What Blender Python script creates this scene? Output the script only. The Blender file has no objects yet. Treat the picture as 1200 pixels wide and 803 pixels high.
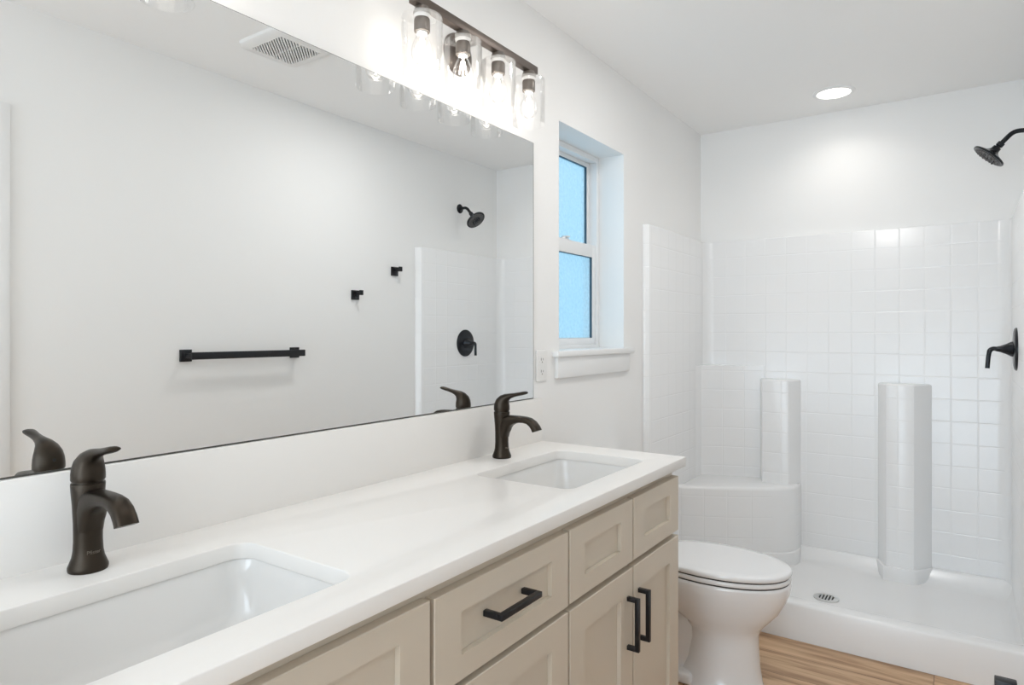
import bpy, bmesh, math, random
from mathutils import Vector, Matrix

# ------------------------------------------------------------------ camera, world, light, exposure
scene = bpy.context.scene
COL = scene.collection
PI = math.pi
W = 1.524            # room width, mirror wall (x=0) to plumbing wall
YB = 3.859           # wall behind the shower
YF = -2.40           # wall behind the camera
ZC = 2.50            # ceiling
ZT = 0.92            # top of the vanity counter

cam_d = bpy.data.cameras.new('camera')
cam = bpy.data.objects.new('camera', cam_d); COL.objects.link(cam)
cam.location = (1.2912, 0.0, 1.3154)
cam.rotation_euler = (PI / 2, 0, 0.6043)
cam_d.sensor_width = 36
cam_d.lens = 765.42 / 1200 * 36
cam_d.shift_y = -(401.5 - 390.39) / 1200
cam_d.clip_start = 0.02
scene.camera = cam

world = bpy.data.worlds.new('sky'); scene.world = world
world.use_nodes = True
bg = world.node_tree.nodes['Background']
_n = world.node_tree.nodes; _l = world.node_tree.links
_tc = _n.new('ShaderNodeTexCoord'); _sx = _n.new('ShaderNodeSeparateXYZ'); _rp = _n.new('ShaderNodeValToRGB')
_rp.color_ramp.elements[0].position = 0.0; _rp.color_ramp.elements[0].color = (0.28, 0.60, 0.84, 1)
_rp.color_ramp.elements[1].position = 0.35; _rp.color_ramp.elements[1].color = (0.50, 0.76, 0.92, 1)
_l.new(_tc.outputs['Generated'], _sx.inputs[0]); _l.new(_sx.outputs['Z'], _rp.inputs[0]); _l.new(_rp.outputs[0], bg.inputs['Color'])
bg.inputs['Strength'].default_value = 0.95

def area_light(name, loc, rot, sx, sy, power, color, shape='RECTANGLE', spread=PI):
    d = bpy.data.lights.new(name, 'AREA'); d.shape = shape; d.size = sx; d.size_y = sy
    d.energy = power; d.color = color; d.spread = spread
    o = bpy.data.objects.new(name, d); COL.objects.link(o)
    o.location = loc; o.rotation_euler = rot
    return o

# area light added in the wide unseen opening behind the camera, as daylight
area_light('rear_daylight_fill', (0.762, YF - 0.02, 1.18), (PI / 2, 0, 0), 1.47, 2.34, 37, (0.83, 0.915, 1.0))
# added ceiling fill lights out of view, without fixtures, to raise brightness
for dx_, dy_, pw_ in ((0.80, 2.28, 4.9), (0.60, 1.05, 0.9), (0.90, -1.0, 2.4)):
    area_light('ceiling_fill', (dx_, dy_, ZC - 0.01), (0, 0, 0), 0.15, 0.15, pw_, (1.0, 0.985, 0.965), 'DISK')
BULB_POWER = 0.21
CAN_POWER = 0.75

scene.view_settings.view_transform = 'Standard'
scene.view_settings.look = 'None'
scene.view_settings.exposure = 0.41
scene.view_settings.gamma = 1.0
scene.view_settings.use_curve_mapping = False
cy = scene.cycles
cy.max_bounces = 14; cy.diffuse_bounces = 8; cy.glossy_bounces = 6
cy.transmission_bounces = 8; cy.transparent_max_bounces = 24
cy.caustics_reflective = True; cy.caustics_refractive = False
cy.sample_clamp_indirect = 6.0
cy.use_denoising = True

# ------------------------------------------------------------------ materials
def srgb(r, g, b):
    f = lambda c: (c / 255 / 12.92) if c / 255 <= 0.04045 else ((c / 255 + 0.055) / 1.055) ** 2.4
    return (f(r), f(g), f(b), 1)

def mat(name, color, rough=0.5, metal=0.0, spec=0.5, coat=0.0, bump=None):
    m = bpy.data.materials.new(name); m.use_nodes = True
    b = m.node_tree.nodes['Principled BSDF']
    b.inputs['Base Color'].default_value = color if len(color) == 4 else (*color, 1)
    b.inputs['Roughness'].default_value = rough
    b.inputs['Metallic'].default_value = metal
    b.inputs['Specular IOR Level'].default_value = spec
    b.inputs['Coat Weight'].default_value = coat
    if bump:
        scale, strength, dist = bump
        nt = m.node_tree
        tc = nt.nodes.new('ShaderNodeTexCoord'); n = nt.nodes.new('ShaderNodeTexNoise')
        n.inputs['Scale'].default_value = scale; n.inputs['Detail'].default_value = 3
        bp = nt.nodes.new('ShaderNodeBump'); bp.inputs['Strength'].default_value = strength
        bp.inputs['Distance'].default_value = dist
        nt.links.new(tc.outputs['Object'], n.inputs['Vector'])
        nt.links.new(n.outputs['Fac'], bp.inputs['Height'])
        nt.links.new(bp.outputs['Normal'], b.inputs['Normal'])
    return m

def emit(name, color, strength):
    m = bpy.data.materials.new(name); m.use_nodes = True
    nt = m.node_tree; nt.nodes.clear()
    e = nt.nodes.new('ShaderNodeEmission'); o = nt.nodes.new('ShaderNodeOutputMaterial')
    e.inputs['Color'].default_value = (*color, 1); e.inputs['Strength'].default_value = strength
    nt.links.new(e.outputs[0], o.inputs[0])
    return m

def clear_glass(name, edge=0.5, tint=(1, 1, 1)):
    """thin clear glass: straight-through light with a mirror-like sheen that grows at grazing angles"""
    m = bpy.data.materials.new(name); m.use_nodes = True
    nt = m.node_tree; nt.nodes.clear()
    o = nt.nodes.new('ShaderNodeOutputMaterial'); mx = nt.nodes.new('ShaderNodeMixShader')
    t = nt.nodes.new('ShaderNodeBsdfTransparent'); g = nt.nodes.new('ShaderNodeBsdfGlossy')
    lw = nt.nodes.new('ShaderNodeLayerWeight'); lw.inputs['Blend'].default_value = edge
    mu = nt.nodes.new('ShaderNodeMath'); mu.operation = 'MULTIPLY'; mu.inputs[1].default_value = 0.45
    t.inputs['Color'].default_value = (*tint, 1); g.inputs['Roughness'].default_value = 0.03
    g.inputs['Color'].default_value = (0.9, 0.9, 0.9, 1)
    nt.links.new(lw.outputs['Fresnel'], mu.inputs[0]); nt.links.new(mu.outputs[0], mx.inputs[0])
    nt.links.new(t.outputs[0], mx.inputs[1]); nt.links.new(g.outputs[0], mx.inputs[2])
    nt.links.new(mx.outputs[0], o.inputs[0])
    return m

def frosted_glass(name):
    m = bpy.data.materials.new(name); m.use_nodes = True
    nt = m.node_tree; nt.nodes.clear()
    o = nt.nodes.new('ShaderNodeOutputMaterial')
    t = nt.nodes.new('ShaderNodeBsdfTransparent'); tr = nt.nodes.new('ShaderNodeBsdfTranslucent')
    g = nt.nodes.new('ShaderNodeBsdfGlossy'); g.inputs['Roughness'].default_value = 0.25
    m1 = nt.nodes.new('ShaderNodeMixShader'); m2 = nt.nodes.new('ShaderNodeMixShader')
    tc = nt.nodes.new('ShaderNodeTexCoord'); n = nt.nodes.new('ShaderNodeTexNoise')
    n.inputs['Scale'].default_value = 60; n.inputs['Detail'].default_value = 4
    mr = nt.nodes.new('ShaderNodeMapRange'); mr.inputs['To Min'].default_value = 0.2; mr.inputs['To Max'].default_value = 0.7
    tr.inputs['Color'].default_value = (0.95, 0.97, 0.98, 1)
    nt.links.new(tc.outputs['Object'], n.inputs['Vector']); nt.links.new(n.outputs['Fac'], mr.inputs['Value'])
    nt.links.new(mr.outputs[0], m1.inputs[0])
    nt.links.new(t.outputs[0], m1.inputs[1]); nt.links.new(tr.outputs[0], m1.inputs[2])
    m2.inputs[0].default_value = 0.04
    nt.links.new(m1.outputs[0], m2.inputs[1]); nt.links.new(g.outputs[0], m2.inputs[2])
    nt.links.new(m2.outputs[0], o.inputs[0])
    return m

def wood_floor():
    m = bpy.data.materials.new('oak_plank_floor'); m.use_nodes = True
    nt = m.node_tree; N = nt.nodes.new; L = nt.links.new
    b = nt.nodes['Principled BSDF']
    tc = N('ShaderNodeTexCoord')
    br = N('ShaderNodeTexBrick'); br.offset = 0.37; br.squash = 1.0
    br.inputs['Scale'].default_value = 1.0
    br.inputs['Brick Width'].default_value = 1.22; br.inputs['Row Height'].default_value = 0.178
    br.inputs['Mortar Size'].default_value = 0.0012; br.inputs['Mortar Smooth'].default_value = 0.1
    br.inputs['Color1'].default_value = (0.0, 0.0, 0.0, 1); br.inputs['Color2'].default_value = (1, 1, 1, 1)
    br.inputs['Mortar'].default_value = (0.5, 0.5, 0.5, 1); br.inputs['Bias'].default_value = 0
    mpb = N('ShaderNodeMapping'); mpb.inputs['Location'].default_value = (0.33, 0.03, 0)
    L(tc.outputs['Object'], mpb.inputs['Vector']); L(mpb.outputs[0], br.inputs['Vector'])
    # shift the grain of every plank by its own random tone
    sh = N('ShaderNodeVectorMath'); sh.operation = 'MULTIPLY_ADD'
    sh.inputs[1].default_value = (3.1, 5.3, 7.7)
    L(br.outputs['Color'], sh.inputs[0]); L(tc.outputs['Object'], sh.inputs[2])
    mp = N('ShaderNodeMapping'); mp.inputs['Scale'].default_value = (1.6, 16, 1)
    L(sh.outputs[0], mp.inputs['Vector'])
    n1 = N('ShaderNodeTexNoise'); n1.inputs['Scale'].default_value = 1.6; n1.inputs['Detail'].default_value = 6
    n1.inputs['Distortion'].default_value = 0.6
    L(mp.outputs[0], n1.inputs['Vector'])
    mp2 = N('ShaderNodeMapping'); mp2.inputs['Scale'].default_value = (6, 130, 1)
    L(sh.outputs[0], mp2.inputs['Vector'])
    n2 = N('ShaderNodeTexNoise'); n2.inputs['Scale'].default_value = 1.0; n2.inputs['Detail'].default_value = 3
    L(mp2.outputs[0], n2.inputs['Vector'])
    rp = N('ShaderNodeValToRGB')
    e = rp.color_ramp.elements
    e[0].position = 0.30; e[0].color = srgb(146, 108, 78)
    e[1].position = 0.72; e[1].color = srgb(226, 192, 156)
    x = rp.color_ramp.elements.new(0.5); x.color = srgb(198, 162, 126)
    mxg = N('ShaderNodeMath'); mxg.operation = 'MULTIPLY_ADD'; mxg.inputs[1].default_value = 0.25
    L(n2.outputs['Fac'], mxg.inputs[0])
    sb = N('ShaderNodeMath'); sb.operation = 'SUBTRACT'; sb.inputs[1].default_value = 0.125
    L(n1.outputs['Fac'], sb.inputs[0]); L(sb.outputs[0], mxg.inputs[2])
    L(mxg.outputs[0], rp.inputs['Fac'])
    hv = N('ShaderNodeHueSaturation')
    mr = N('ShaderNodeMapRange'); mr.inputs['To Min'].default_value = 0.85; mr.inputs['To Max'].default_value = 1.12
    L(br.outputs['Color'], mr.inputs['Value']); L(mr.outputs[0], hv.inputs['Value']); L(rp.outputs[0], hv.inputs['Color'])
    sm = N('ShaderNodeMix'); sm.data_type = 'RGBA'; sm.inputs['B'].default_value = srgb(92, 66, 46)
    L(br.outputs['Fac'], sm.inputs['Factor']); L(hv.outputs[0], sm.inputs['A'])
    L(sm.outputs['Result'], b.inputs['Base Color'])
    b.inputs['Roughness'].default_value = 0.42
    bp = N('ShaderNodeBump'); bp.inputs['Strength'].default_value = 0.25; bp.inputs['Distance'].default_value = 0.001
    L(n2.outputs['Fac'], bp.inputs['Height']); L(bp.outputs[0], b.inputs['Normal'])
    return m

PITCH = 0.1085
def tile_acrylic():
    """glossy white moulded acrylic with a square tile pattern pressed into its flat faces"""
    m = bpy.data.materials.new('moulded_white_acrylic'); m.use_nodes = True
    nt = m.node_tree; N = nt.nodes.new; L = nt.links.new
    b = nt.nodes['Principled BSDF']
    b.inputs['Base Color'].default_value = (0.83, 0.83, 0.83, 1)
    b.inputs['Roughness'].default_value = 0.22; b.inputs['Specular IOR Level'].default_value = 0.5
    ge = N('ShaderNodeNewGeometry')
    sp = N('ShaderNodeSeparateXYZ'); L(ge.outputs['Position'], sp.inputs[0])
    sn = N('ShaderNodeSeparateXYZ'); L(ge.outputs['True Normal'], sn.inputs[0])
    def M(op, a, bb=None, c=None):
        n = N('ShaderNodeMath'); n.operation = op
        for i, v in enumerate((a, bb, c)):
            if v is None: continue
            if isinstance(v, (int, float)): n.inputs[i].default_value = v
            else: L(v, n.inputs[i])
        return n.outputs[0]
    def groove(coord, origin, on):
        # 1 on the face of a tile, dropping smoothly to 0 at the line
        t = M('DIVIDE', M('SUBTRACT', coord, origin), PITCH)
        d = M('MULTIPLY', M('PINGPONG', t, 0.5), PITCH)            # distance to the next line
        s = N('ShaderNodeMapRange'); s.interpolation_type = 'SMOOTHSTEP'
        s.inputs['From Min'].default_value = 0.0; s.inputs['From Max'].default_value = 0.0045
        L(d, s.inputs['Value'])
        return M('MAXIMUM', s.outputs[0], M('SUBTRACT', 1.0, on))
    flatx = M('GREATER_THAN', M('ABSOLUTE', sn.outputs['X']), 0.97)
    flaty = M('GREATER_THAN', M('ABSOLUTE', sn.outputs['Y']), 0.80)
    wall = M('MAXIMUM', flatx, flaty)
    low = M('GREATER_THAN', sp.outputs['Z'], 0.20)
    wall = M('MULTIPLY', wall, low)
    top = M('LESS_THAN', sp.outputs['Z'], 1.80)
    flatx = M('MULTIPLY', flatx, low); flaty = M('MULTIPLY', flaty, low)
    h = M('MULTIPLY', groove(sp.outputs['Z'], 1.7505, M('MULTIPLY', wall, top)), groove(sp.outputs['X'], 1.46, flaty))
    h = M('MULTIPLY', h, groove(sp.outputs['Y'], 3.79, flatx))
    bp = N('ShaderNodeBump'); bp.inputs['Strength'].default_value = 0.45; bp.inputs['Distance'].default_value = 0.0016
    L(h, bp.inputs['Height']); L(bp.outputs[0], b.inputs['Normal'])
    return m

M_wall = mat('wall_paint', (0.86, 0.855, 0.845), 0.62, spec=0.3, bump=(180, 0.12, 0.001))
M_ceil = mat('ceiling_paint', (0.90, 0.897, 0.89), 0.8, spec=0.2, bump=(120, 0.15, 0.001))
M_trim = mat('trim_paint', (0.82, 0.82, 0.815), 0.35)
M_floor = wood_floor()
M_tile = tile_acrylic()
M_acr = mat('smooth_white_acrylic', (0.83, 0.83, 0.83), 0.18)
M_cab = mat('greige_cabinet_paint', (0.60, 0.535, 0.445), 0.42, spec=0.4)
M_quartz = mat('white_quartz', (0.82, 0.80, 0.775), 0.30, spec=0.4, bump=(40, 0.01, 0.0005))
M_porc = mat('white_porcelain', (0.82, 0.82, 0.825), 0.08, spec=0.6, coat=0.4)
M_sink = mat('white_vitreous_china', (0.78, 0.77, 0.755), 0.10, spec=0.5, coat=0.3)
M_bronze = mat('oil_rubbed_bronze', (0.040, 0.031, 0.023), 0.36, 0.85)
M_fix = mat('brushed_dark_bronze', (0.14, 0.115, 0.10), 0.42, 0.8)
M_sock = mat('socket_grey_bronze', (0.20, 0.175, 0.155), 0.45, 0.6)
M_black = mat('matte_black_metal', (0.012, 0.012, 0.014), 0.38, 0.3)
M_sblack = mat('satin_black_shower_metal', (0.016, 0.018, 0.022), 0.24, 0.5)
M_nozzle = mat('grey_rubber_nozzles', (0.075, 0.072, 0.07), 0.5)
M_mirror = mat('mirror_silver', (0.92, 0.93, 0.93), 0.0, 1.0)
M_medge = mat('mirror_dark_edge', (0.10, 0.10, 0.095), 0.35, 0.6)
M_chrome = mat('brushed_chrome', (0.72, 0.72, 0.71), 0.30, 1.0)
M_dark = mat('dark_void', (0.012, 0.012, 0.012), 0.7)
M_vinyl = mat('white_vinyl', (0.84, 0.845, 0.85), 0.35)
M_gasket_shade = mat('dark_gasket_shade', (0.05, 0.10, 0.14), 0.5)  # gasket colour that also carries the sash shadow at the glass edge
M_plast = mat('white_plastic', (0.80, 0.79, 0.775), 0.35)
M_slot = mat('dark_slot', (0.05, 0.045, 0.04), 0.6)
M_logo = mat('faint_engraved_lettering', (0.22, 0.19, 0.16), 0.4, 0.7)
M_glass = clear_glass('clear_shade_glass', 0.22)
M_bulb = clear_glass('clear_bulb_glass', 0.25)
M_frost = frosted_glass('obscure_window_glass')
M_fil = emit('led_filament', (1.0, 0.93, 0.82), 16.0)
M_lens = emit('downlight_lens', (1.0, 0.96, 0.90), 6.0)

# ------------------------------------------------------------------ helpers
def tag(o, label=None, cat=None, group=None, kind=None):
    if label: o['label'] = label
    if cat: o['category'] = cat
    if group: o['group'] = group
    if kind: o['kind'] = kind
    return o

def empty(name, loc, label=None, cat=None, group=None, kind=None):
    o = bpy.data.objects.new(name, None); COL.objects.link(o)
    o.location = loc; o.empty_display_size = 0.05
    return tag(o, label, cat, group, kind)

def finish(name, bm, m, parent=None, smooth=35, recalc=True):
    """links the bmesh (built in world coordinates) as one mesh object, child of parent"""
    if recalc: bmesh.ops.recalc_face_normals(bm, faces=bm.faces)
    me = bpy.data.meshes.new(name)
    if parent is not None:
        base = Vector(parent.location)
        p = parent.parent
        while p is not None:
            base += Vector(p.location); p = p.parent
    else:
        vs = [v.co for v in bm.verts]
        base = Vector(((min(v.x for v in vs) + max(v.x for v in vs)) / 2,
                       (min(v.y for v in vs) + max(v.y for v in vs)) / 2, min(v.z for v in vs)))
    bmesh.ops.translate(bm, verts=bm.verts, vec=-base)
    bm.to_mesh(me); bm.free()
    if smooth:
        me.shade_smooth(); me.set_sharp_from_angle(angle=math.radians(smooth))
    me.materials.append(m)
    o = bpy.data.objects.new(name, me); COL.objects.link(o)
    if parent is not None: o.parent = parent
    else: o.location = base
    return o

def box(bm, x0, x1, y0, y1, z0, z1, bev=0.0, seg=2):
    b2 = bmesh.new()
    vs = [b2.verts.new((x, y, z)) for x in (x0, x1) for y in (y0, y1) for z in (z0, z1)]
    for f in ((0, 1, 3, 2), (4, 6, 7, 5), (0, 4, 5, 1), (2, 3, 7, 6), (0, 2, 6, 4), (1, 5, 7, 3)):
        b2.faces.new([vs[i] for i in f])
    bmesh.ops.recalc_face_normals(b2, faces=b2.faces)
    if bev: bmesh.ops.bevel(b2, geom=list(b2.edges), offset=bev, segments=seg, affect='EDGES', profile=0.5)
    merge(bm, b2)

def merge(bm, b2):
    me = bpy.data.meshes.new('tmp'); b2.to_mesh(me); b2.free(); bm.from_mesh(me); bpy.data.meshes.remove(me)

def loft(bm, rings, cap0=True, cap1=True, closed=True):
    rv = [[bm.verts.new(p) for p in r] for r in rings]
    n = len(rings[0])
    for a, b in zip(rv, rv[1:]):
        for i in range(n if closed else n - 1):
            j = (i + 1) % n
            bm.faces.new((a[i], a[j], b[j], b[i]))
    if cap0: bm.faces.new(rv[0][::-1])
    if cap1: bm.faces.new(rv[-1])
    return rv

def frame_axes(t, ref=(0, 0, 1)):
    t = Vector(t).normalized(); r = Vector(ref)
    if abs(t.dot(r)) > 0.98: r = Vector((0, 1, 0))
    u = t.cross(r).normalized(); v = u.cross(t).normalized()
    return u, v

def tube(bm, pts, rad, n=16, cap=True):
    pts = [Vector(p) for p in pts]
    rads = rad if isinstance(rad, (list, tuple)) else [rad] * len(pts)
    rings = []; u = None
    for i, p in enumerate(pts):
        t = (pts[min(i + 1, len(pts) - 1)] - pts[max(i - 1, 0)]).normalized()
        if u is None: u, v = frame_axes(t)
        else:
            u = (u - t * u.dot(t)).normalized(); v = t.cross(u).normalized()
        rings.append([p + (u * math.cos(2 * PI * k / n) + v * math.sin(2 * PI * k / n)) * rads[i] for k in range(n)])
    loft(bm, rings, cap, cap)

def lathe(bm, origin, axis, prof, n=32, cap0=True, cap1=True):
    """prof: list of (distance along axis, radius)"""
    o = Vector(origin); a = Vector(axis).normalized(); u, v = frame_axes(a)
    rings = [[o + a * d + (u * math.cos(2 * PI * k / n) + v * math.sin(2 * PI * k / n)) * max(r, 1e-5) for k in range(n)] for d, r in prof]
    loft(bm, rings, cap0, cap1)

def smooth_path(pts, k=6):
    """Catmull-Rom through the points"""
    P = [Vector(p) for p in pts]; P = [P[0] * 2 - P[1]] + P + [P[-1] * 2 - P[-2]]
    out = []
    for i in range(1, len(P) - 2):
        for j in range(k):
            t = j / k
            out.append(0.5 * ((2 * P[i]) + (-P[i - 1] + P[i + 1]) * t + (2 * P[i - 1] - 5 * P[i] + 4 * P[i + 1] - P[i + 2]) * t * t
                              + (-P[i - 1] + 3 * P[i] - 3 * P[i + 1] + P[i + 2]) * t ** 3))
    out.append(P[-2]); return out

def rrect(x0, x1, y0, y1, r, z, k=6):
    pts = []
    for cx, cyy, a0 in ((x1 - r, y1 - r, 0), (x0 + r, y1 - r, PI / 2), (x0 + r, y0 + r, PI), (x1 - r, y0 + r, 1.5 * PI)):
        for i in range(k + 1):
            a = a0 + PI / 2 * i / k
            pts.append((cx + r * math.cos(a), cyy + r * math.sin(a), z))
    return pts

def prism(bm, poly, z0, z1, bev_top=0.0, seg=3, bev_side=0.0):
    """vertical prism over a plan polygon [(x, y)...] with a rounded top rim"""
    b2 = bmesh.new()
    lo = [b2.verts.new((x, y, z0)) for x, y in poly]; hi = [b2.verts.new((x, y, z1)) for x, y in poly]
    n = len(poly)
    for i in range(n):
        j = (i + 1) % n; b2.faces.new((lo[i], lo[j], hi[j], hi[i]))
    b2.faces.new(lo[::-1]); ft = b2.faces.new(hi)
    bmesh.ops.recalc_face_normals(b2, faces=b2.faces)
    if bev_top: bmesh.ops.bevel(b2, geom=list(ft.edges), offset=bev_top, segments=seg, affect='EDGES', profile=0.5)
    merge(bm, b2)

def single(name, m, fn, parent=None, smooth=35):
    bm = bmesh.new(); fn(bm); return finish(name, bm, m, parent, smooth)

# ------------------------------------------------------------------ the room shell
WY0, WY1, WZ0, WZ1 = 2.191, 2.780, 1.247, 2.141       # window opening
tag(single('floor', M_floor, lambda b: box(b, -0.2, W + 0.2, YF - 0.15, YB + 0.15, -0.1, 0.0)), kind='structure')
tag(single('ceiling', M_ceil, lambda b: box(b, -0.2, W + 0.2, YF - 0.15, YB + 0.15, ZC, ZC + 0.1)), kind='structure')
def _wl(b):
    for y0, y1, z0, z1 in ((YF - 0.15, WY0, 0, ZC), (WY1, YB + 0.15, 0, ZC), (WY0, WY1, 0, WZ0 - 0.03), (WY0, WY1, WZ1, ZC)):
        box(b, -0.2, 0.0, y0, y1, z0, z1)
tag(single('wall_left', M_wall, _wl, smooth=0), kind='structure')
DY0, DY1, DZ = 0.0, 0.827, 2.062                       # door opening in the plumbing wall, beside the camera
def _wr(b):
    for y0, y1, z0, z1 in ((YF - 0.15, DY0, 0, ZC), (DY1, YB + 0.15, 0, ZC), (DY0, DY1, DZ, ZC)):
        box(b, W, W + 0.12, y0, y1, z0, z1)
tag(single('wall_right', M_wall, _wr, smooth=0), kind='structure')
tag(single('wall_back', M_wall, lambda b: box(b, 0, W, YB, YB + 0.12, 0, ZC)), kind='structure')
def _wf(b):
    for x0, x1, z0, z1 in ((0, 0.04, 0, ZC), (W - 0.04, W, 0, ZC), (0.04, W - 0.04, 2.34, ZC)):
        box(b, x0, x1, YF - 0.12, YF, z0, z1)
tag(single('wall_front', M_wall, _wf, smooth=0), kind='structure')

# door in the plumbing wall with its casing
d1 = empty('door_1', (W + 0.03, (DY0 + DY1) / 2, 0), kind='structure')
def _leaf(b):
    box(b, W + 0.02, W + 0.055, DY0 + 0.004, DY1 - 0.004, 0.008, DZ - 0.004, 0.002)
    for z0, z1 in ((0.2, 0.95), (1.08, 1.92)):
        box(b, W + 0.014, W + 0.021, DY0 + 0.11, DY1 - 0.11, z0, z1, 0.004)
single('door_leaf', M_trim, _leaf, d1)
def _case(b):
    box(b, W - 0.016, W, DY1, DY1 + 0.07, 0, DZ + 0.07, 0.003)
    box(b, W - 0.016, W, DY0 - 0.07, DY0, 0, DZ + 0.07, 0.003)
    box(b, W - 0.016, W, DY0, DY1, DZ, DZ + 0.07, 0.003)
tag(single('trim_1', M_trim, _case), kind='structure')
tag(single('baseboard_right', M_trim, lambda b: box(b, W - 0.014, W, DY1 + 0.07, 2.985, 0, 0.09, 0.003)), kind='structure')
tag(single('baseboard_left', M_trim, lambda b: box(b, 0, 0.014, 2.0, 2.985, 0, 0.09, 0.003)), kind='structure')

# ------------------------------------------------------------------ window
w1 = empty('window_1', (-0.17, (WY0 + WY1) / 2, WZ0), kind='structure')
def ring_frame(b, x0, x1, y0, y1, z0, z1, wl, wr, wb, wt, bev=0.002):
    box(b, x0, x1, y0, y0 + wl, z0, z1, bev); box(b, x0, x1, y1 - wr, y1, z0, z1, bev)
    box(b, x0, x1, y0 + wl, y1 - wr, z0, z0 + wb, bev); box(b, x0, x1, y0 + wl, y1 - wr, z1 - wt, z1, bev)
single('window_frame', M_vinyl, lambda b: ring_frame(b, -0.2, -0.127, WY0, WY1, WZ0 - 0.002, WZ1, .025, .025, .018, .025), w1)
single('lower_sash', M_vinyl, lambda b: ring_frame(b, -0.162, -0.136, WY0 + .025, WY1 - .025, WZ0 + .016, 1.727, .026, .026, .03, .058), w1)
single('upper_sash', M_vinyl, lambda b: ring_frame(b, -0.19, -0.164, WY0 + .025, WY1 - .025, 1.690, WZ1 - .025, .026, .026, .03, .020), w1)
single('window_pane', M_frost, lambda b: box(b, -0.152, -0.149, WY0 + .051, WY1 - .051, 1.293, 1.669), w1)
single('window_pane', M_frost, lambda b: box(b, -0.180, -0.177, WY0 + .051, WY1 - .051, 1.720, 2.096), w1)
single('gasket_shade_strip', M_gasket_shade, lambda b: ring_frame(b, -0.149, -0.1385, WY0 + .0505, WY1 - .0505, 1.2925, 1.6695, .003, .003, .001, .003, 0), w1)  # dark strip paints the recessed sash's shadow line along the glass
single('gasket_shade_strip', M_gasket_shade, lambda b: ring_frame(b, -0.177, -0.1665, WY0 + .0505, WY1 - .0505, 1.7195, 2.0965, .003, .003, .001, .003, 0), w1)  # same painted shadow line for the upper glass
def _lock(b):
    yc = (WY0 + WY1) / 2
    box(b, -0.160, -0.138, yc - .03, yc + .03, 1.727, 1.733, .002)
    lathe(b, (-0.149, yc, 1.732), (0, 0, 1), [(0, .011), (.008, .011), (.010, .008)], 16)
    box(b, -0.147, -0.128, yc - .006, yc + .022, 1.735, 1.742, .003)
single('sash_lock', M_vinyl, _lock, w1)
tag(single('trim_2', M_trim, lambda b: (box(b, -0.127, 0.0, WY0, WY1, WZ0 - .03, WZ0), box(b, -0.001, 0.028, WY0 - .052, WY1 + .062, WZ0 - .024, WZ0, .004))), kind='structure')   # stool
tag(single('trim_3', M_trim, lambda b: box(b, 0.0, 0.016, WY0 - .034, WY1 + .03, 1.141, WZ0 - .024, .002)), kind='structure')   # apron

# ------------------------------------------------------------------ shower stall
st = empty('shower_stall', (W / 2, 3.42, 0), 'white moulded acrylic walk-in shower stall with embossed square tiles and low curb', 'shower')
ZS, YS = 1.848, 2.995
XL, XR, YP = 0.034, W - 0.048, 3.838                  # faces of the side and back panels
def cove(x, sgn, r=0.055, k=8):
    # quarter round from side panel into back panel
    pts = []
    for i in range(k + 1):
        a = PI / 2 * i / k
        pts.append((x + sgn * (r - r * math.cos(a)), YP - r + r * math.sin(a)))
    return pts
def extr(b, poly, z0, z1, bev=0.004): prism(b, poly, z0, z1, bev)
def _back(b):
    l = cove(XL, 1); r = cove(XR, -1)[::-1]
    poly = l + r + [(W - .001, YP - .055), (W - .001, YB - .001), (.001, YB - .001), (.001, YP - .055)]
    extr(b, poly, 0.15, ZS)
single('back_panel', M_tile, _back, st)
def side_poly(x, s):
    # front flange, a small step, then the flat panel
    w = .001 if s > 0 else W - .001
    return [(w, YS), (w + s * .010, YS), (w + s * .016, YS + .004), (x - s * .004, YS + .012), (x, YS + .022), (x, YP - .0551), (w, YP - .0551)]
single('side_panel', M_tile, lambda b: extr(b, side_poly(XL, 1), 0.15, ZS), st)
single('side_panel', M_tile, lambda b: extr(b, side_poly(XR, -1)[::-1], 0.15, ZS), st)
def column_poly(xa, xb, fa, fb, yf):
    return [(xa, YP + .004), (xa + .004, YP - .012), (fa - .006, yf + .016), (fa, yf + .004), (fa + .012, yf), (fb - .012, yf), (fb, yf + .004), (fb + .008, yf + .016), (xb - .004, YP - .012), (xb, YP + .004)]
def grow(poly, d):
    c = Vector((sum(p[0] for p in poly) / len(poly), sum(p[1] for p in poly) / len(poly)))
    return [tuple(Vector(p) + (Vector(p) - c).normalized() * d) for p in poly]
def _col(b, args):
    p = column_poly(*args)
    prism(b, p, 0.155, 1.062, 0.012, 4)
    prism(b, [(x, min(y, YP + .004)) for x, y in grow(p, .014)], 0.086, 0.158, 0.006)
single('shelf_column', M_tile, lambda b: _col(b, (0.345, 0.562, 0.385, 0.520, 3.725)), st)
single('shelf_column', M_tile, lambda b: _col(b, (0.930, 1.165, 0.975, 1.095, 3.735)), st)
def _cshelf(b):
    prism(b, [(XL - .002, 3.66), (XL + .004, 3.672), (0.05, 3.712), (0.085, 3.738), (0.15, 3.768), (0.22, 3.795), (0.30, 3.816), (0.372, 3.828), (0.372, YP + .003), (XL - .002, YP + .003)], 0.49, 1.130)
single('corner_shelf', M_tile, _cshelf, st)
def _seat(b):
    pts = [(0.04, 3.385), (0.08, 3.40), (0.20, 3.455), (0.31, 3.51), (0.42, 3.58), (0.50, 3.640), (0.55, 3.70), (0.565, 3.76)]
    sm = [(p.x, p.y) for p in smooth_path([(x, y, 0) for x, y in pts], 4)]
    poly = [(XL - .002, 3.372)] + sm + [(0.565, YP + .003), (XL - .002, YP + .003)]
    prism(b, poly, 0.155, 0.500, 0.018, 4)
    prism(b, [(x, min(max(y, 0), YP + .003)) for x, y in [(px_ + (0.008 if px_ > .05 else 0), py_ - .012) for px_, py_ in poly[:-2]]] + poly[-2:], 0.086, 0.158, 0.006)
single('corner_seat', M_tile, _seat, st)
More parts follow.
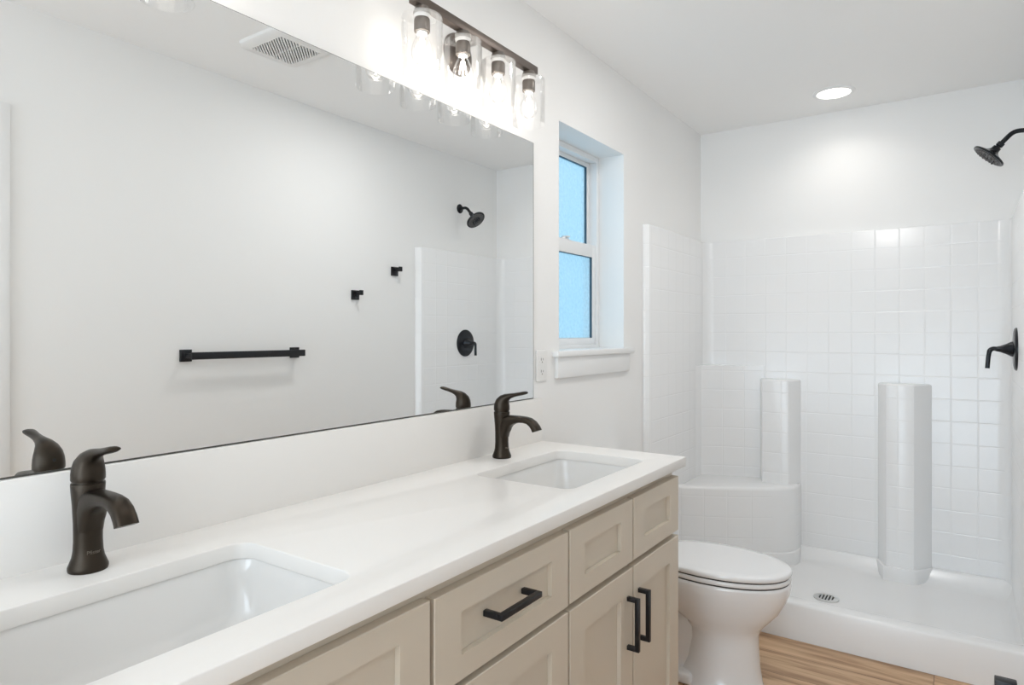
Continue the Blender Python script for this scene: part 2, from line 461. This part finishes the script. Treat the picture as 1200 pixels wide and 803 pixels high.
def _pan(b):
    x0, x1, y0, y1 = 0.002, W - 0.002, YS - .007, YB - .002
    S = lambda i, z, r: rrect(x0 + i[0], x1 - i[0], y0 + i[1], y1 - i[2], r, z, 5)
    loft(b, [S((0, 0, 0), 0.001, .004), S((0, 0, 0), 0.146, .004), S((.0, .003, 0), 0.154, .004), S((.0, .010, 0), 0.158, .004),
             S((.024, .070, .030), 0.158, .03), S((.030, .080, .034), 0.155, .035), S((.040, .092, .040), 0.147, .04),
             S((.058, .112, .062), 0.106, .05), S((.070, .130, .078), 0.093, .055), S((.10, .17, .11), 0.088, .06),
             S((.40, .33, .33), 0.083, .05)])
single('shower_pan', M_acr, _pan, st, smooth=50)
DX, DYY, DZZ = 0.769, 3.325, 0.0845
def _dcover(b):
    # ring with slotted bars
    lathe(b, (DX, DYY, DZZ), (0, 0, 1), [(0, .054), (.0035, .0535), (.0045, .050), (.0045, .036), (.003, .0352), (0, .0352)], 40, False, False)
    for i in range(-2, 4):
        x = (i - .5) * .0135; h = math.sqrt(max(.036 ** 2 - x * x, 0))
        box(b, DX + x - .0031, DX + x + .0031, DYY - h, DYY + h, DZZ + .001, DZZ + .0038)
dc = tag(single('drain_cover', M_chrome, _dcover, st), 'round chrome slotted drain cover')
dh = bmesh.new(); lathe(dh, (DX, DYY, DZZ), (0, 0, 1), [(0, .0395), (.0008, .0395)], 32); 
hole = finish('drain_hole', dh, M_dark, st); hole.parent = dc

# shower head on the plumbing wall
sh = empty('fixed_shower_head', (W, 3.436, 2.156), 'black round shower head on bent arm high on the right shower wall', 'shower head')
single('flange', M_sblack, lambda b: lathe(b, (W, 3.436, 2.156), (-1, 0, 0), [(0, .031), (.004, .031), (.010, .025), (.014, .014)], 28), sh)
arm_pts = smooth_path([(W - .008, 3.436, 2.156), (W - .046, 3.435, 2.157), (W - .066, 3.434, 2.149), (W - .084, 3.432, 2.131), (W - .102, 3.430, 2.111)], 6)
single('arm', M_sblack, lambda b: tube(b, arm_pts, .0095, 16), sh)
hd = Vector((-0.67, -0.04, -0.74)).normalized()
h0 = Vector((W - .098, 3.430, 2.1155))
def _head(b):
    lathe(b, h0, hd, [(0, .010), (.001, .014), (.016, .014), (.018, .010), (.021, .010), (.023, .016), (.036, .017), (.044, .022), (.052, .034), (.060, .056), (.064, .066), (.068, .0675), (.072, .066), (.073, .058), (.073, .001)], 36)
hp = single('head', M_sblack, _head, sh)
def _noz(b):
    u, v = frame_axes(hd); c = h0 + hd * .0735
    lathe(b, c, hd, [(-.001, .057), (.0012, .056), (.0012, .030), (-.001, .029)], 32, False, False)
    for r, n in ((.018, 8), (.036, 14), (.050, 20)):
        for k in range(n):
            a = 2 * PI * k / n; p = c + (u * math.cos(a) + v * math.sin(a)) * r
            lathe(b, p, hd, [(0, .003), (.004, .0022)], 8)
nz = single('spray_face', M_nozzle, _noz, sh); nz.parent = hp
def _sel(b):
    u, v = frame_axes(hd); c = h0 + hd * .070 + (-v) * .030
    tube(b, [c, c + hd * .018], [.0035, .003], 8)
sl = single('selector_tab', M_sblack, _sel, sh); sl.parent = hp

# shower valve
sv = empty('shower_valve', (XR, 3.435, 1.248), 'black round shower valve with drooping lever handle on right shower wall', 'shower valve')
xv = XR
single('escutcheon', M_sblack, lambda b: lathe(b, (xv, 3.435, 1.248), (-1, 0, 0), [(0, .090), (.004, .090), (.009, .085), (.012, .070), (.014, .035)], 40), sv)
def _hnd(b):
    lathe(b, (xv - .010, 3.435, 1.248), (-1, 0, 0), [(0, .034), (.010, .031), (.025, .022), (.045, .0135), (.062, .0098)], 28)
    p = smooth_path([(xv - .068, 3.434, 1.2485), (xv - .080, 3.432, 1.249), (xv - .091, 3.428, 1.241), (xv - .096, 3.424, 1.217), (xv - .0985, 3.421, 1.187), (xv - .100, 3.420, 1.166)], 5)
    tube(b, p, [.0095 if i < 12 else .0085 for i in range(len(p))], 16)
single('lever_handle', M_sblack, _hnd, sv)

# ------------------------------------------------------------------ fittings on the plumbing wall, seen in the mirror
tb = empty('towel_bar', (W, 1.822, 1.216), 'long matte black square towel bar on the plain right wall', 'towel bar')
for yy in (1.540, 2.105):
    single('wall_plate', M_black, lambda b: (box(b, W - .009, W, yy - .0265, yy + .0265, 1.190, 1.243, .0015), box(b, W - .066, W - .008, yy - .010, yy + .010, 1.206, 1.226, .0015)), tb)
single('bar', M_black, lambda b: box(b, W - .076, W - .064, 1.530, 2.117, 1.200, 1.232, .0015), tb)
def robe_hook(yy, zz, label):
    h = empty('robe_hook', (W, yy, zz), label, 'robe hook', 'robe hooks on the right wall')
    single('wall_plate', M_black, lambda b: box(b, W - .010, W, yy - .0265, yy + .0265, zz - .0265, zz + .0265, .0015), h)
    single('peg', M_black, lambda b: (box(b, W - .050, W - .009, yy - .008, yy + .010, zz - .001, zz + .022, .0015), box(b, W - .060, W - .046, yy - .009, yy + .011, zz - .002, zz + .0255, .0015)), h)
robe_hook(2.508, 1.528, 'lower black robe hook on right wall, nearer the towel bar')
robe_hook(2.815, 1.684, 'upper black robe hook on right wall, nearer the shower')
tp = empty('toilet_paper_holder', (W, 1.53, 0.665), 'black toilet paper holder arm on right wall below the towel bar', 'toilet paper holder')
single('wall_plate', M_black, lambda b: box(b, W - .010, W, 1.505, 1.558, .627, .680, .0015), tp)
single('arm', M_black, lambda b: (box(b, W - .155, W - .009, 1.522, 1.542, .632, .649, .002), box(b, W - .184, W - .150, 1.520, 1.544, .630, .666, .002)), tp)

# ------------------------------------------------------------------ toilet
TY = 2.49
tl = empty('toilet', (0.42, TY, 0), 'white elongated two-piece toilet with closed lid beside the vanity', 'toilet')
def egg(xb, xf, hw, z, n=56, p=2.35, back=0.80):
    xm = xb + (xf - xb) * 0.46; out = []
    for k in range(n):
        a = 2 * PI * k / n; c, s = math.cos(a), math.sin(a)
        ax = (xf - xm) if c >= 0 else (xm - xb)
        pw = 2 / 2.15 if c >= 0 else 2 / 3.2
        x = xm + ax * math.copysign(abs(c) ** pw, c)
        f = 1.0 if c >= 0 else 1 - (1 - back) * abs(c)
        y = TY + hw * f * math.copysign(abs(s) ** (2 / 2.1), s)
        out.append((x, y, z))
    return out
def _bowl(b):
    S = [(.0, .365, .690, .116), (.012, .363, .692, .117), (.022, .370, .686, .111), (.09, .400, .676, .104), (.17, .418, .672, .101), (.205, .418, .674, .103),
         (.232, .400, .686, .113), (.262, .350, .713, .132), (.300, .29, .746, .152), (.345, .26, .769, .167), (.378, .25, .781, .175), (.402, .25, .785, .178), (.412, .252, .784, .177), (.415, .26, .778, .171)]
    loft(b, [egg(x0, x1, hw, z) for z, x0, x1, hw in S])
single('bowl', M_porc, _bowl, tl, smooth=60)
def _trap(b):
    R = []
    for x, hw, zt_ in ((.04, .105, .40), (.10, .105, .40), (.20, .10, .385), (.30, .085, .34), (.38, .075, .27), (.47, .07, .24)):
        R.append([(x, TY + yy, zz) for yy, zz in [(p[0], p[1]) for p in rrect(-hw, hw, 0.0, zt_, .04, 0, 5)]])
    loft(b, R)
    box(b, .05, .46, TY - .118, TY + .118, 0, .045, .014, 3)
    box(b, .02, .33, TY - .13, TY + .13, .36, .413, .02, 3)
single('trapway', M_porc, _trap, tl, smooth=50)
def slab(b, xb, xf, hw, z0, z1, r):
    loft(b, [egg(xb + r, xf - r, hw - r, z0), egg(xb + r * .3, xf - r * .3, hw - r * .3, z0 + r * .3), egg(xb, xf, hw, z0 + r), egg(xb, xf, hw, z1 - r),
             egg(xb + r * .3, xf - r * .3, hw - r * .3, z1 - r * .3), egg(xb + r, xf - r, hw - r, z1), egg(xb + r + .03, xf - r - .03, hw - r - .03, z1 + .0015)])
single('seat', M_porc, lambda b: slab(b, .262, .784, .178, .4185, .4355, .005), tl, smooth=60)
single('lid', M_porc, lambda b: slab(b, .262, .787, .180, .4395, .460, .007), tl, smooth=60)
single('gap_shade', M_slot, lambda b: loft(b, [egg(.270, .7795, .1735, .414), egg(.270, .7795, .1735, .4195)]), tl)  # dark sheet puts the shade between bowl and seat into colour
single('gap_shade', M_slot, lambda b: loft(b, [egg(.270, .7795, .1735, .434), egg(.270, .7795, .1735, .4405)]), tl)  # dark sheet for the shaded gap between seat and lid
def _tank(b):
    loft(b, [rrect(.022 + i, .205 - i, TY - .215 + i, TY + .215 - i, .03, z, 5) for z, i in ((.405, .03), (.415, .018), (.44, .008), (.60, .002), (.725, .0))])
single('tank', M_porc, _tank, tl, smooth=50)
single('tank_lid', M_porc, lambda b: loft(b, [rrect(.014 + i, .213 - i, TY - .223 + i, TY + .223 - i, .035, z, 5) for z, i in ((.725, .004), (.729, 0), (.748, 0), (.754, .004), (.756, .012))]), tl, smooth=50)
def _lev(b):
    lathe(b, (.205, TY - .16, .675), (1, 0, 0), [(0, .012), (.012, .012), (.014, .008)], 16)
    tube(b, [(.222, TY - .165, .675), (.224, TY - .09, .668)], [.006, .0045], 10)
single('flush_lever', M_chrome, _lev, tl)

# ------------------------------------------------------------------ vanity
VX, VF = 0.533, 0.555                                  # face frame plane, face of doors and drawers
VY0, VY1 = 0.138, 1.992
vn = empty('vanity_cabinet', (0.27, 1.065, 0), 'long greige shaker double vanity cabinet under the white counter', 'vanity')
def _body(b):
    box(b, VX - .019, VX, VY0, VY1, .10, .889, .001)                       # face frame
    for y0 in (VY0, .482, .828, 1.292, 1.645, VY1 - .018): box(b, .004, VX - .0191, y0, y0 + .018, .10, .889 if y0 in (VY0, VY1 - .018) else .70)
    box(b, .004, VX - .0191, VY0 + .0181, VY1 - .0181, .10, .118)
single('cabinet_body', M_cab, _body, vn)
single('toe_kick', M_cab, lambda b: box(b, .03, VX - .06, VY0 + .002, VY1 - .002, .0, .10), vn)
def shaker(y0, y1, z0, z1, wy, wz, rec=.011):
    bm = bmesh.new(); xb, xf = VX + .001, VF
    def R(x, d, e=None):
        e = d if e is None else e
        return [bm.verts.new(p) for p in ((x, y0 + d, z0 + e), (x, y1 - d, z0 + e), (x, y1 - d, z1 - e), (x, y0 + d, z1 - e))]
    r = [R(xb, 0), R(xf - .0015, 0), R(xf, .0015), R(xf, wy, wz), R(xf - rec, wy + .0005, wz + .0005)]
    bm.faces.new(r[0][::-1])
    for a, c in zip(r, r[1:]):
        for i in range(4):
            j = (i + 1) % 4; bm.faces.new((a[i], a[j], c[j], c[i]))
    bm.faces.new(r[-1])
    return bm
def pull(yc, zc, L_, horiz, parent):
    bm = bmesh.new(); h = L_ / 2; t = .0058
    if horiz:
        box(bm, VF + .022, VF + .034, yc - h, yc + h, zc - t, zc + t, .001)
        for s in (-1, 1): box(bm, VF - .010, VF + .0225, yc + s * (h - t) - t, yc + s * (h - t) + t, zc - t, zc + t, .001)
    else:
        box(bm, VF + .022, VF + .034, yc - t, yc + t, zc - h, zc + h, .001)
        for s in (-1, 1): box(bm, VF - .001, VF + .0225, yc - t, yc + t, zc + s * (h - t) - t, zc + s * (h - t) + t, .001)
    o = finish('pull_handle', bm, M_black, vn); o.parent = parent; o.location = (0, 0, 0)
    return tag(o, 'matte black square bar pull')
ZD0, ZD1 = 0.697, 0.866
for y0, y1 in ((1.650, 1.987), (1.299, 1.642), (0.486, 0.825), (0.141, 0.478)):
    finish('false_drawer_front', shaker(y0, y1, ZD0, ZD1, .072, .046), M_cab, vn, smooth=0)
for k, (y0, y1) in enumerate(((1.650, 1.987), (1.299, 1.642), (0.486, 0.825), (0.141, 0.478))):
    d = finish('door', shaker(y0, y1, .112, .681, .075, .068), M_cab, vn, smooth=0)
    yc = y0 + .032 if k in (0, 2) else y1 - .032
    pull(yc, .542, .141, False, d)
for z0, z1, wz in ((.695, .864, .046), (.402, .682, .060), (.112, .388, .060)):
    d = finish('drawer_front', shaker(.836, 1.291, z0, z1, .072, wz), M_cab, vn, smooth=0)
    pull(1.055, (z0 + z1) / 2 + .006, .141, True, d)

# counter with two rounded cut-outs
SINKS = ((0.165, 0.478, 0.262, 0.735), (0.165, 0.478, 1.437, 1.910))
CY0, CY1, CXF = 0.10, 2.036, 0.5625
def curve_slab(name, outer, holes, z0, z1, m, bev=.0022):
    cu = bpy.data.curves.new(name, 'CURVE'); cu.dimensions = '2D'; cu.fill_mode = 'BOTH'
    cu.extrude = (z1 - z0) / 2 - bev; cu.bevel_depth = bev; cu.bevel_resolution = 2; cu.offset = -bev
    for loop in [outer] + holes:
        s = cu.splines.new('POLY'); s.points.add(len(loop) - 1)
        for p, q in zip(s.points, loop): p.co = (q[0], q[1], 0, 1)
        s.use_cyclic_u = True
    o = bpy.data.objects.new('tmp', cu); COL.objects.link(o)
    bpy.context.view_layer.update()
    me = bpy.data.meshes.new_from_object(o.evaluated_get(bpy.context.evaluated_depsgraph_get()))
    bpy.data.objects.remove(o); bpy.data.curves.remove(cu)
    bm = bmesh.new(); bm.from_mesh(me); bpy.data.meshes.remove(me)
    bmesh.ops.remove_doubles(bm, verts=bm.verts, dist=1e-5)
    bmesh.ops.translate(bm, verts=bm.verts, vec=(0, 0, (z0 + z1) / 2))
    return finish(name, bm, m, None, 35)
ct = curve_slab('countertop', rrect(.001, CXF, CY0, CY1, .003, 0, 2), [rrect(*s, .035, 0, 8)[::-1] for s in SINKS], ZT - .030, ZT, M_quartz)
tag(ct, 'long white quartz countertop with two sink cut-outs on the greige vanity', 'countertop')
tag(single('backsplash', M_quartz, lambda b: box(b, .001, .021, CY0, CY1, ZT - .0015, 1.0765, .0012)), 'tall white quartz backsplash strip standing on the counter under the mirror', 'backsplash')

def sink(s, label):
    x0, x1, y0, y1 = s; o = empty('sink', ((x0 + x1) / 2, (y0 + y1) / 2, .74), label, 'sink', 'undermount sinks')
    def f(b):
        G = lambda g, z, r, gx=None: rrect(x0 - g, x1 + g, y0 - g, y1 + g, r, z, 8)
        loft(b, [G(-.075, .742, .05), G(-.03, .752, .05), G(.004, .79, .05), G(.012, .872, .045), G(.028, .876, .05), G(.028, .8895, .05),
                 G(.006, .8895, .040), G(.004, .884, .040), G(.002, .86, .042), G(-.006, .80, .045), G(-.016, .775, .05), G(-.034, .762, .055), G(-.07, .757, .06), G(-.12, .754, .03)])
    single('basin', M_sink, f, o, smooth=60)
    cx_, cy_ = (x0 + x1) / 2, (y0 + y1) / 2
    single('sink_drain', M_bronze, lambda b: lathe(b, (cx_, cy_, .753), (0, 0, 1), [(0, .03), (.004, .03), (.006, .026), (.006, .02), (.009, .018), (.011, .001)], 28), o)
sink(SINKS[0], 'white undermount rectangular sink nearest the camera, cut by the photo corner')
sink(SINKS[1], 'white undermount rectangular sink at the far end of the counter, near the toilet')

# faucets
def faucet(fy, label):
    fx = .085
    o = empty('faucet', (fx, fy, ZT), label, 'faucet', 'single-handle bronze faucets')
    Z = ZT
    def body(b):
        lathe(b, (fx, fy, Z), (0, 0, 1), [(0, .0290), (.003, .0298), (.007, .0298), (.010, .0285), (.014, .0270), (.022, .0240), (.032, .0222), (.05, .0213), (.08, .0216), (.11, .0230), (.132, .0249), (.143, .0255), (.1455, .0250), (.146, .023)], 40)
        lathe(b, (fx, fy, Z + .145), (0, 0, 1), [(0, .0228), (.004, .0228)], 32)
    bd = single('body', M_bronze, body, o, smooth=40)
    def spout(b):
        # (centre x, centre z, tilt of the section, half thickness, half width)
        S = [(.001, .066, 0, .0195, .0195), (.003, .084, 12, .0218, .0203), (.009, .101, 34, .0245, .0208), (.020, .1135, 60, .0225, .0205), (.034, .1200, 76, .0172, .0195), (.050, .1240, 84, .0130, .0182), (.068, .1262, 88, .0106, .0172), (.087, .1262, 97, .0100, .0166),
             (.104, .1235, 113, .0102, .0165), (.118, .1150, 132, .0110, .0168), (.127, .1045, 148, .0115, .0170), (.1325, .0945, 160, .0120, .0172)]
        rings = []
        for dx, dz, ang, ht, hw in S:
            a = math.radians(ang); t = Vector((math.sin(a), 0, math.cos(a))); n = Vector((-math.cos(a), 0, math.sin(a)))
            c = Vector((fx + dx, fy, Z + dz)); ring = []
            for k in range(24):
                q = 2 * PI * k / 24; cc, ss = math.cos(q), math.sin(q)
                e = 2 / 3.2
                ring.append(c + n * ht * math.copysign(abs(cc) ** e, cc) + Vector((0, 1, 0)) * hw * math.copysign(abs(ss) ** e, ss))
            rings.append(ring)
        loft(b, rings)
    single('spout', M_bronze, spout, o, smooth=60)
    def handle(b):
        S = [(.000, .1490, 0, .0243, .0243), (.000, .1515, 0, .0255, .0255), (.000, .160, 3, .0254, .0254), (.0010, .169, 11, .0246, .0246), (.0035, .1775, 25, .0222, .0228),
             (.0095, .1855, 42, .0176, .0194), (.0185, .1922, 58, .0122, .0150), (.031, .1968, 69, .0084, .0115), (.046, .2005, 74, .0064, .0096), (.062, .2040, 77, .0058, .0094),
             (.077, .2070, 79, .0058, .0106), (.088, .2092, 81, .0052, .0110), (.094, .2102, 82, .0036, .0094), (.0955, .2104, 82, .0015, .006)]
        rings = []
        for dx, dz, ang, rx, ry in S:
            a = math.radians(ang); n = Vector((math.cos(a), 0, -math.sin(a)))
            c = Vector((fx + dx, fy, Z + dz))
            rings.append([c + n * rx * math.cos(2 * PI * k / 28) + Vector((0, 1, 0)) * ry * math.sin(2 * PI * k / 28) for k in range(28)])
        loft(b, rings)
    hh = single('handle', M_bronze, handle, o, smooth=60)
    s_ = single('set_screw', M_dark, lambda b: lathe(b, (fx - .0238, fy, Z + .168), (-1, 0, .35), [(0, .0030), (.0012, .0028)], 14), o); s_.parent = hh
    # small engraved word low on the front of the body
    cu = bpy.data.curves.new('t', 'FONT'); cu.body = 'Pfister'; cu.size = .0085; cu.align_x = 'CENTER'; cu.extrude = .0002
    t = bpy.data.objects.new('t', cu); COL.objects.link(t); bpy.context.view_layer.update()
    me = bpy.data.meshes.new_from_object(t.evaluated_get(bpy.context.evaluated_depsgraph_get()))
    bpy.data.objects.remove(t)
    bm = bmesh.new(); bm.from_mesh(me); bpy.data.meshes.remove(me)
    for v in bm.verts:                                   # wrap round the body
        a = v.co.x / .0226; r = .0226 + v.co.z
        v.co = Vector((fx + r * math.cos(a), fy + r * math.sin(a), Z + .030 + v.co.y))
    lg = finish('lettering', bm, M_logo, o, smooth=0); lg.parent = bd
    return o
faucet(0.497, 'dark bronze faucet behind the near sink, large at the lower left')
faucet(1.690, 'dark bronze faucet behind the far sink, close to the mirror corner')

# ------------------------------------------------------------------ mirror and outlet
mr = empty('mirror', (0.0, 1.08, 1.079), 'wide frameless mirror above the backsplash along the vanity wall', 'mirror')
MY0, MY1, MZ0, MZ1 = 0.14, 1.997, 1.0795, 2.006
single('mirror_glass', M_mirror, lambda b: box(b, .0015, .0065, MY0, MY1, MZ0, MZ1), mr, smooth=0)
def _edge(b):
    box(b, .001, .0072, MY0, MY1, MZ0 - .0024, MZ0 + .0006)
    box(b, .001, .0066, MY0, MY1, MZ1 - .0002, MZ1 + .0006)
    box(b, .001, .0067, MY1 - .0002, MY1 + .0016, MZ0, MZ1)
    box(b, .001, .0067, MY0 - .0012, MY0 + .0002, MZ0, MZ1)
single('edge_channel', M_medge, _edge, mr, smooth=0)

ol = empty('power_outlet', (0, 2.057, 1.134), 'white duplex power outlet on the wall between mirror and window', 'outlet')
single('cover_plate', M_plast, lambda b: box(b, 0, .006, 2.021, 2.093, 1.136, 1.252, .003, 3), ol)
for zc in (1.172, 1.216):
    r_ = single('receptacle', M_plast, lambda b: loft(b, [[(x, p[0], p[1]) for p in rrect(2.057 - .0165, 2.057 + .0165, zc - .0145, zc + .0145, .008, 0, 4)] for x in (.005, .0072)]), ol)
    def _slots(b):
        box(b, .0068, .0075, 2.0490, 2.0512, zc - .003, zc + .007); box(b, .0068, .0075, 2.0628, 2.0648, zc - .002, zc + .006)
        lathe(b, (.0068, 2.057, zc - .0085), (1, 0, 0), [(0, .0026), (.0007, .0026)], 12)
    s_ = single('slots', M_slot, _slots, ol); s_.parent = r_

# ------------------------------------------------------------------ vanity lights
BX, BZ = 0.095, 2.190
def copy_tree(o, parent=None):
    c = o.copy(); COL.objects.link(c); c.parent = parent
    for ch in list(o.children): copy_tree(ch, c)
    return c
def vanity_light(yc, label):
    o = empty('vanity_light', (BX, yc, BZ), label, 'vanity light', 'four-shade vanity lights above the mirror')
    single('wall_canopy', M_fix, lambda b: lathe(b, (.0, yc, 2.177), (1, 0, 0), [(0, .064), (.006, .064), (.012, .060), (.018, .048), (.022, .030), (.024, .010)], 40), o)
    single('support_arm', M_fix, lambda b: box(b, .018, BX - .010, yc - .009, yc + .009, BZ + .003, BZ + .022, .0015), o)
    single('crossbar', M_fix, lambda b: box(b, BX - .0125, BX + .0125, yc - .300, yc + .300, BZ, BZ + .025, .001), o)
    for i, dy in enumerate((-.262, -.0873, .0873, .262)):
        y = yc + dy
        def sock(b):
            lathe(b, (BX, y, BZ), (0, 0, -1), [(-.001, .018), (.004, .0205), (.016, .0240), (.0185, .0240), (.0195, .0225), (.021, .0215)], 28)
            lathe(b, (BX, y, BZ - .030), (0, 0, -1), [(-.010, .0175), (.002, .0205), (.004, .0215), (.034, .0215), (.036, .0205), (.036, .016), (.020, .015)], 28, True, False)
        single('socket', M_sock, sock, o)
        single('fitter_washer', M_plast, lambda b: lathe(b, (BX, y, BZ - .0205), (0, 0, -1), [(0, .0225), (.001, .023), (.0095, .0215)], 28), o)
        def shade(b):
            zt_, zb_ = BZ - .024, BZ - .178; ro, ri = .0555, .0532
            lathe(b, (BX, y, 0), (0, 0, 1), [(zt_, .024), (zt_, ro - .006), (zt_ - .002, ro - .002), (zt_ - .006, ro), (zb_ + .002, ro), (zb_, ro - .001), (zb_ + .001, ri), (zt_ - .006, ri), (zt_ - .003, ri - .004), (zt_ - .003, .024)], 44, False, False)
        single('glass_shade', M_glass, shade, o, smooth=50)
        bl = single('bulb', M_bulb, lambda b: lathe(b, (BX, y, BZ - .062), (0, 0, -1), [(0, .0135), (.010, .0140), (.020, .0175), (.036, .0255), (.052, .0300), (.066, .0298), (.080, .0250), (.090, .0160), (.0945, .006), (.095, .001)], 32), o, smooth=60)
        s_ = single('bulb_neck', M_plast, lambda b: lathe(b, (BX, y, BZ - .050), (0, 0, -1), [(0, .0130), (.014, .0150), (.020, .0135)], 24), o); s_.parent = bl
        def fil(b):
            for k in range(4):
                a = PI / 4 + k * PI / 2; c, s = math.cos(a), math.sin(a)
                tube(b, [(BX + .0045 * c, y + .0045 * s, BZ - .086), (BX + .0105 * c, y + .0105 * s, BZ - .122)], .0016, 8)
            tube(b, [(BX, y, BZ - .070), (BX, y, BZ - .140)], [.0030, .0012], 8)
        f_ = single('filament', M_fil, fil, o); f_.parent = bl
        ld = bpy.data.lights.new('bulb_glow', 'POINT'); ld.energy = BULB_POWER; ld.color = (1.0, 0.93, 0.84); ld.shadow_soft_size = .022
        lo = bpy.data.objects.new('bulb_glow', ld); COL.objects.link(lo); lo.parent = o; lo.location = (0, dy, -.106)
    return o
vanity_light(1.569, 'dark bronze four-shade vanity light over the far sink')
vanity_light(0.451, 'dark bronze vanity light over the near sink, only one glass shade showing in mirror')

# ------------------------------------------------------------------ ceiling fittings
rl = empty('recessed_light', (.767, 3.547, ZC), 'round white recessed downlight glowing in the ceiling over the shower', 'recessed light')
single('trim_ring', M_trim, lambda b: lathe(b, (.767, 3.547, ZC), (0, 0, -1), [(0, .096), (.003, .095), (.006, .088), (.007, .078), (.004, .074), (.0, .0735)], 48, False, False), rl)
single('lens', M_lens, lambda b: lathe(b, (.767, 3.547, ZC), (0, 0, -1), [(.0005, .0745), (.0035, .074), (.0045, .060)], 48), rl)
rd = area_light('downlight_beam', (0, 0, -.012), (0, 0, 0), .14, .14, CAN_POWER, (1.0, 0.95, 0.89), 'DISK', 2.4); rd.parent = rl

fv = empty('exhaust_fan', (1.02, 1.690, ZC), 'white exhaust fan cover with diagonal slats in ceiling, seen in mirror', 'exhaust fan')
FX, FY = 1.020, 1.690
def _plate(b):
    R = lambda i, r, z: rrect(FX - .142 + i, FX + .142 - i, FY - .142 + i, FY + .142 - i, r, z, 8)
    loft(b, [R(0, .04, ZC), R(.002, .04, ZC - .012), R(.010, .036, ZC - .018), R(.046, .006, ZC - .021), R(.047, .005, ZC - .010)], False, False)
single('cover', M_plast, _plate, fv)
single('duct_opening', M_dark, lambda b: box(b, FX - .097, FX + .097, FY - .097, FY + .097, ZC - .006, ZC - .002), fv)
def _grille(b):
    hs = .0955; n = 25
    for i in range(1, n):
        d = -2 * hs + 4 * hs * i / n                      # lines x - y = d  inside the square
        lo_, hi_ = max(-hs, -hs - d), min(hs, hs - d)     # y range
        if hi_ - lo_ < .004: continue
        p0 = Vector((FX + lo_ + d, FY + lo_, 0)); p1 = Vector((FX + hi_ + d, FY + hi_, 0))
        t = (p1 - p0).normalized(); u = Vector((-t.y, t.x, 0)) * .0028
        rings = [[(q.x + s * u.x, q.y + s * u.y, z) for s, z in ((-1, ZC - .021), (1, ZC - .021), (1, ZC - .012), (-1, ZC - .012))] for q in (p0, p1)]
        loft(b, rings)
    box(b, FX - hs, FX + hs, FY - .0013, FY + .0013, ZC - .0205, ZC - .011)
single('grille', M_plast, _grille, fv, smooth=0)
